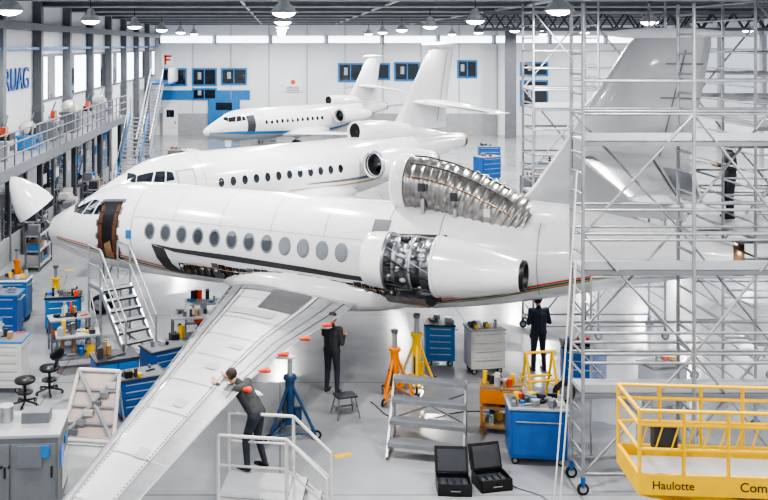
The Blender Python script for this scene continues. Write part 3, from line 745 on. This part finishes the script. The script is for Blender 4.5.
# ------------------------------------------------------------------ scaffolds
def scaffold(name,xs,ys,h,decks,loc=(0,0,0),m=SCAF,lift_=1.0,dense=False):
    mb=MB(); r=.032
    for x in xs:
        for y in ys:
            mb.tube((x,y,.12),(x,y,h),r,m); mb.wheel((x,y,.1),.1,.05)
            mb.tube((x,y,.14),(x,y,.3),.04,BLUE)
    n=int(h/lift_)
    for k in range(n+1):
        z=.35+k*lift_
        if z>h: break
        for y in ys:
            if k%2==0 or dense: 
                for a,b in zip(xs[:-1],xs[1:]): mb.tube((a,y,z),(b,y,z),r*.8,m,n=6)
        for x in xs:
            for q in (0,.33,.66): mb.tube((x,ys[0],z+q),(x,ys[-1],z+q),r*.7,m,n=6)
    for i,(a,b) in enumerate(zip(xs[:-1],xs[1:])):
        for kk in (0,1):
            k=kk;z=.35
            while z+2<h:
                y=ys[0] if kk==0 else ys[-1]
                mb.tube((a,y,z) if (k+i)%2==0 else (b,y,z),(b,y,z+2) if (k+i)%2==0 else (a,y,z+2),r*.7,m,n=6)
                z+=2;k+=1
    for (dz,a,b) in decks:
        mb.box(((a+b)/2,(ys[0]+ys[-1])/2,dz),(b-a,abs(ys[-1]-ys[0])-.06,.05),LGREY)
        mb.box(((a+b)/2,ys[0]+.02,dz+.07),(b-a,.025,.13),LGREY); mb.box(((a+b)/2,ys[0]+.0,dz-.05),(b-a,.05,.07),GREY)
        for zz in(.5,1.0):
            for y in ys: mb.tube((a,y,dz+zz),(b,y,dz+zz),r*.8,m,n=6)
    return mb.build(name,loc)
scaffold('scaffold_tower',[5.05,6.9,8.5],[15.0,15.6],8.2,[(1.7,5.05,8.5),(3.75,5.05,8.5),(5.9,5.05,8.5)])
scaffold('scaffold_tower',[9.3,11.0,12.4],[17.6,18.9,20.2],8.4,[(1.7,9.3,12.4),(3.7,9.3,12.4),(5.9,9.3,12.4)],dense=True)
scaffold('scaffold_tower',[6.45,8.1,9.8],[22.9,23.9],8.6,[(1.7,6.45,9.8),(3.7,6.45,9.8),(5.9,6.45,9.8)],dense=True)
mb=MB()
for p,q in (((4.95,15.0,5.4),(4.3,14.2,.02)),((4.95,15.05,3.9),(4.5,14.5,.02))):
    pts=[Vector(p).lerp(Vector(q),t/10)+Vector((0,0,-.25*math.sin(math.pi*t/10))) for t in range(11)]
    mb.path(pts,.014,CREAM,6)
mb.build('guy_rope')
mb=MB(); rings=[]
for i in range(13):
    z=.7+2.6*i/12
    rings.append([Vector((x*.1,.09*math.sin(x*.9+z),z)) for x in range(0,38)])
mb.loft(rings,CLEAR,closed=False,cap0=False,cap1=False)
mb.tube((0,0,3.32),(3.7,0,3.32),.02,ALU); mb.tube((0,0,0),(0,0,3.32),.02,ALU); mb.tube((3.7,0,0),(3.7,0,3.32),.02,ALU)
mb.build('plastic_curtain',(5.6,16.2,0))
mb=MB()
for s in(-.3,.3):
    mb.tube((s,-.3,0),(s,0,1.05),.03,YEL); mb.tube((s,.3,0),(s,0,1.05),.03,YEL); mb.tube((s,-.2,.35),(s,.2,.35),.02,YEL)
for y,z in((0,1.05),(-.15,.5),(.15,.5)): mb.tube((-.35,y,z),(.35,y,z),.03,YEL)
mb.wheel((.45,-.2,.25),.25,.08,(0,1,0),STEEL); mb.tube((.3,-.15,.5),(.45,-.2,.25),.02,YEL)
mb.build('trestle',(5.45,18.9,0),.2)
bg=[(-6.5,40,.9),(-3.8,52,.8),(-6,54,1.2),(-2,50,.7),(12.5,44,1.1),(14.5,48,1.3),(16,52,1.0),(18,46,1.1),(13,56,1.2),(20,50,1.0),(-6.0,47,1.0),(22,60,1.2),(-1,70,1.0),(10.5,36,1.0),(12.3,34,1.2),(11.5,50,1.3),(14.5,38,1.0)]
for i,(x,y,h) in enumerate(bg):
    cart('tool_cart',(x,y,0),random.uniform(-.6,.6),1.3,.8,h,random.choice([BLUE,CREAM,LGREY,GREY,CREAM]),LGREY,4,12)
mb=MB(); mb.box((0,0,.003),(.35,.14,.006),YEL,rz=.4); mb.build('floor_marking',(1.15,16.45,0))
mb=MB(); mb.box((0,0,.003),(.35,.12,.006),YEL,rz=.4); mb.build('floor_marking',(-7.0,30.0,0))
def cable(pts,m,name='hose'):
    cu=bpy.data.curves.new(name,'CURVE'); cu.dimensions='3D'; cu.bevel_depth=.009; sp=cu.splines.new('BEZIER'); sp.bezier_points.add(len(pts)-1)
    for b,p in zip(sp.bezier_points,pts): b.co=(p[0],p[1],.012); b.handle_left_type=b.handle_right_type='AUTO'
    o=bpy.data.objects.new(name,cu); bpy.context.collection.objects.link(o); cu.materials.append(m)
cable([(4.0,16.6),(3.9,15.4),(4.4,14.8),(4.1,14.1),(4.9,13.6)],GREY)
cable([(5.0,18.0),(4.0,18.4),(2.4,18.0),(1.9,18.9)],BLACK)
# ------------------------------------------------------------------ people
def capsule(mb,p,q,r1,r2,n=12):
    mb.tube(p,q,r1,SKIN,r2,n=n); mb.sphere(p,r1,SKIN,n,8); mb.sphere(q,r2,SKIN,n,8)
def human(name,loc,rz,J,top,bot,voxel=.014):
    V={k:Vector(v) for k,v in J.items()}
    segs=[]
    def S(p,q,r1,r2,m): segs.append((p,q,r1,r2,m))
    pe,ch,nk,hd=V['pelvis'],V['chest'],V['neck'],V['head']
    S(pe,pe+(ch-pe)*.5,.125,.12,top); S(pe+(ch-pe)*.5,ch,.12,.13,top)
    for s,sg in(('l',1),('r',-1)):
        off=Vector((0,sg*.075,0)); S(pe+off,ch+off,.105,.115,top)
        hip=pe+Vector((0,sg*.09,-.04)); S(pe+Vector((0,sg*.06,0)),hip,.12,.11,bot)
        S(hip,V['knee_'+s],.098,.066,bot); S(V['knee_'+s],V['ank_'+s],.066,.048,bot)
        a=V['ank_'+s]
        S(a+Vector((-.03,0,-.05)),a+Vector((.1,0,-.055)),.042,.042,BLACK); S(a+Vector((.1,0,-.055)),a+Vector((.17,0,-.06)),.042,.032,BLACK)
        sh=V['sh_'+s]; S(ch+Vector((0,sg*.06,.06)),sh,.09,.068,top)
        S(sh,V['el_'+s],.062,.048,top); S(V['el_'+s],V['wr_'+s],.048,.034,top)
        w=V['wr_'+s]; d=(w-V['el_'+s]).normalized(); side=Vector((0,0,1)).cross(d)
        side=side.normalized() if side.length>.2 else Vector((1,0,0))
        S(w,w+d*.08,.027,.036,SKIN); S(w+d*.03+side*.018,w+d*.085+side*.028,.02,.018,SKIN); S(w+d*.03-side*.018,w+d*.085-side*.028,.02,.018,SKIN)
        nrm=d.cross(side).normalized()
        for k,l in zip(range(4),(.062,.075,.07,.055)):
            b=w+d*.085+side*(.033-.022*k); m1=b+d*l*.55+nrm*.006; m2=m1+d*l*.4+nrm*.02
            S(b,m1,.0105,.0095,SKIN); S(m1,m2,.0095,.008,SKIN)
        b=w+d*.03+side*.03*sg; S(b,b+side*.035*sg+d*.03,.012,.011,SKIN); S(b+side*.035*sg+d*.03,b+side*.04*sg+d*.06,.011,.009,SKIN)
    S(ch,nk,.1,.058,top); S(nk,hd+Vector((0,0,-.05)),.052,.05,SKIN)
    mb=MB()
    for p,q,r1,r2,m in segs: capsule(mb,p,q,r1,r2)
    look=Vector(J.get('look',(1,0,0))).normalized(); sd=Vector((0,1,0)) if abs(look.y)<.5 else Vector((1,0,0))
    up=(look.cross(sd)).normalized(); up=up if up.z>0 or abs(look.z)>.8 else -up; sd=up.cross(look).normalized()
    def hp(a,b,c): return hd+look*a+sd*b+up*c
    hs=[(hp(0,0,.035),.092),(hp(-.025,0,.04),.09),(hp(.02,0,-.03),.075),(hp(.045,0,-.075),.045),(hp(.03,.02,-.07),.045),(hp(.03,-.02,-.07),.045)]
    for c,r in hs: mb.sphere(c,r,SKIN,16,10)
    capsule(mb,hp(.088,0,.01),hp(.112,0,-.025),.012,.016); mb.sphere(hp(.085,0,-.062),(.018,.026,.012),SKIN,10,6)
    for s in(-1,1): mb.sphere(hp(-.005,s*.092,0),(.022,.012,.03),SKIN,8,6)
    o=mb.build('tmp')
    rm=o.modifiers.new('r','REMESH'); rm.mode='VOXEL'; rm.voxel_size=voxel
    sm=o.modifiers.new('s','SMOOTH'); sm.factor=.5; sm.iterations=2
    dg=bpy.context.evaluated_depsgraph_get(); me=bpy.data.meshes.new_from_object(o.evaluated_get(dg)); bpy.data.objects.remove(o)
    me.materials.clear(); ml=[top,bot,SKIN,BLACK,HAIR]
    for m in ml: me.materials.append(m)
    for p in me.polygons:
        c=p.center; best=1e9; bm=top
        for a,b,r1,r2,m in segs:
            ab=b-a; t=max(0,min(1,(c-a).dot(ab)/max(ab.length_squared,1e-9))); d=(c-(a+ab*t)).length-(r1+(r2-r1)*t)
            if d<best: best=d;bm=m
        for cc,r in hs:
            d=(c-cc).length-r
            if d<best: best=d;bm=SKIN
        r=c-hd
        if bm is SKIN and r.length<.2:
            f,u_=r.dot(look),r.dot(up)
            if u_>.075-.0 or (f<.015 and u_>-.055 and abs(r.dot(sd))<.5 and r.length>.05): bm=HAIR
        p.material_index=ml.index(bm); p.use_smooth=True
    root=empty(name,loc,rz)
    b=bpy.data.objects.new('body',me); bpy.context.collection.objects.link(b); b.parent=root
    e=MB()
    for s in(-1,1): e.sphere(hp(.083,s*.032,.012),.012,CREAM,8,6); e.sphere(hp(.092,s*.032,.012),.006,BLACK,8,6)
    e.build('eyes',parent=root)
    return root
def standing(**k):
    J=dict(pelvis=(0,0,.96),chest=(.01,0,1.30),neck=(0,0,1.48),head=(.03,0,1.62),look=(1,0,-.15),
     knee_l=(.02,.11,.5),knee_r=(.03,-.11,.5),ank_l=(0,.13,.1),ank_r=(-.02,-.13,.1),
     sh_l=(0,.19,1.40),sh_r=(0,-.19,1.40),el_l=(-.03,.26,1.12),el_r=(-.03,-.26,1.12),wr_l=(.12,.24,.92),wr_r=(.12,-.24,.92)); J.update(k); return J
human('mechanic',(-.45,14.62,.62),math.atan2(.457,-.89),standing(pelvis=(-.08,0,.93),chest=(.14,0,1.22),neck=(.27,0,1.37),head=(.38,0,1.44),look=(.75,0,-.65),
   knee_l=(.06,.11,.5),knee_r=(-.04,-.11,.5),ank_l=(.02,.13,.1),ank_r=(-.16,-.13,.1),sh_l=(.18,.18,1.32),sh_r=(.18,-.18,1.32),el_l=(.32,.27,1.2),el_r=(.34,-.27,1.2),wr_l=(.54,.2,1.34),wr_r=(.55,-.16,1.34)),JACKET,TROUS,.011)
human('mechanic',(1.12,19.4,0),R(60),standing(el_l=(.1,.25,1.2),wr_l=(.28,.15,1.4),wr_r=(.2,-.2,1.2)),JACKET,TROUS,.013)
human('mechanic',(5.95,20.7,0),R(100),standing(wr_l=(.25,.2,1.15),wr_r=(.25,-.2,1.1)),BCLOTH,TROUS,.015)
human('mechanic',(9.75,19.5,3.74),R(170),standing(wr_l=(.25,.1,1.15),wr_r=(.25,-.1,1.15)),JACKET,TROUS,.015)
# ------------------------------------------------------------------ light, world, camera
w=bpy.data.worlds.new('World'); bpy.context.scene.world=w; w.use_nodes=True
bgn=w.node_tree.nodes['Background']; bgn.inputs['Color'].default_value=(.82,.91,1,1); bgn.inputs['Strength'].default_value=.75
cam=bpy.data.cameras.new('camera'); co=bpy.data.objects.new('camera',cam); bpy.context.collection.objects.link(co)
co.location=(0,0,7.5); co.rotation_euler=(R(90),0,0); cam.sensor_width=36; cam.lens=900/768*36; cam.shift_x=104/768; cam.shift_y=-205/768; cam.clip_end=300
bpy.context.scene.camera=co
vs=bpy.context.scene.view_settings; vs.view_transform='AgX'; vs.look='AgX - High Contrast'; vs.exposure=.12
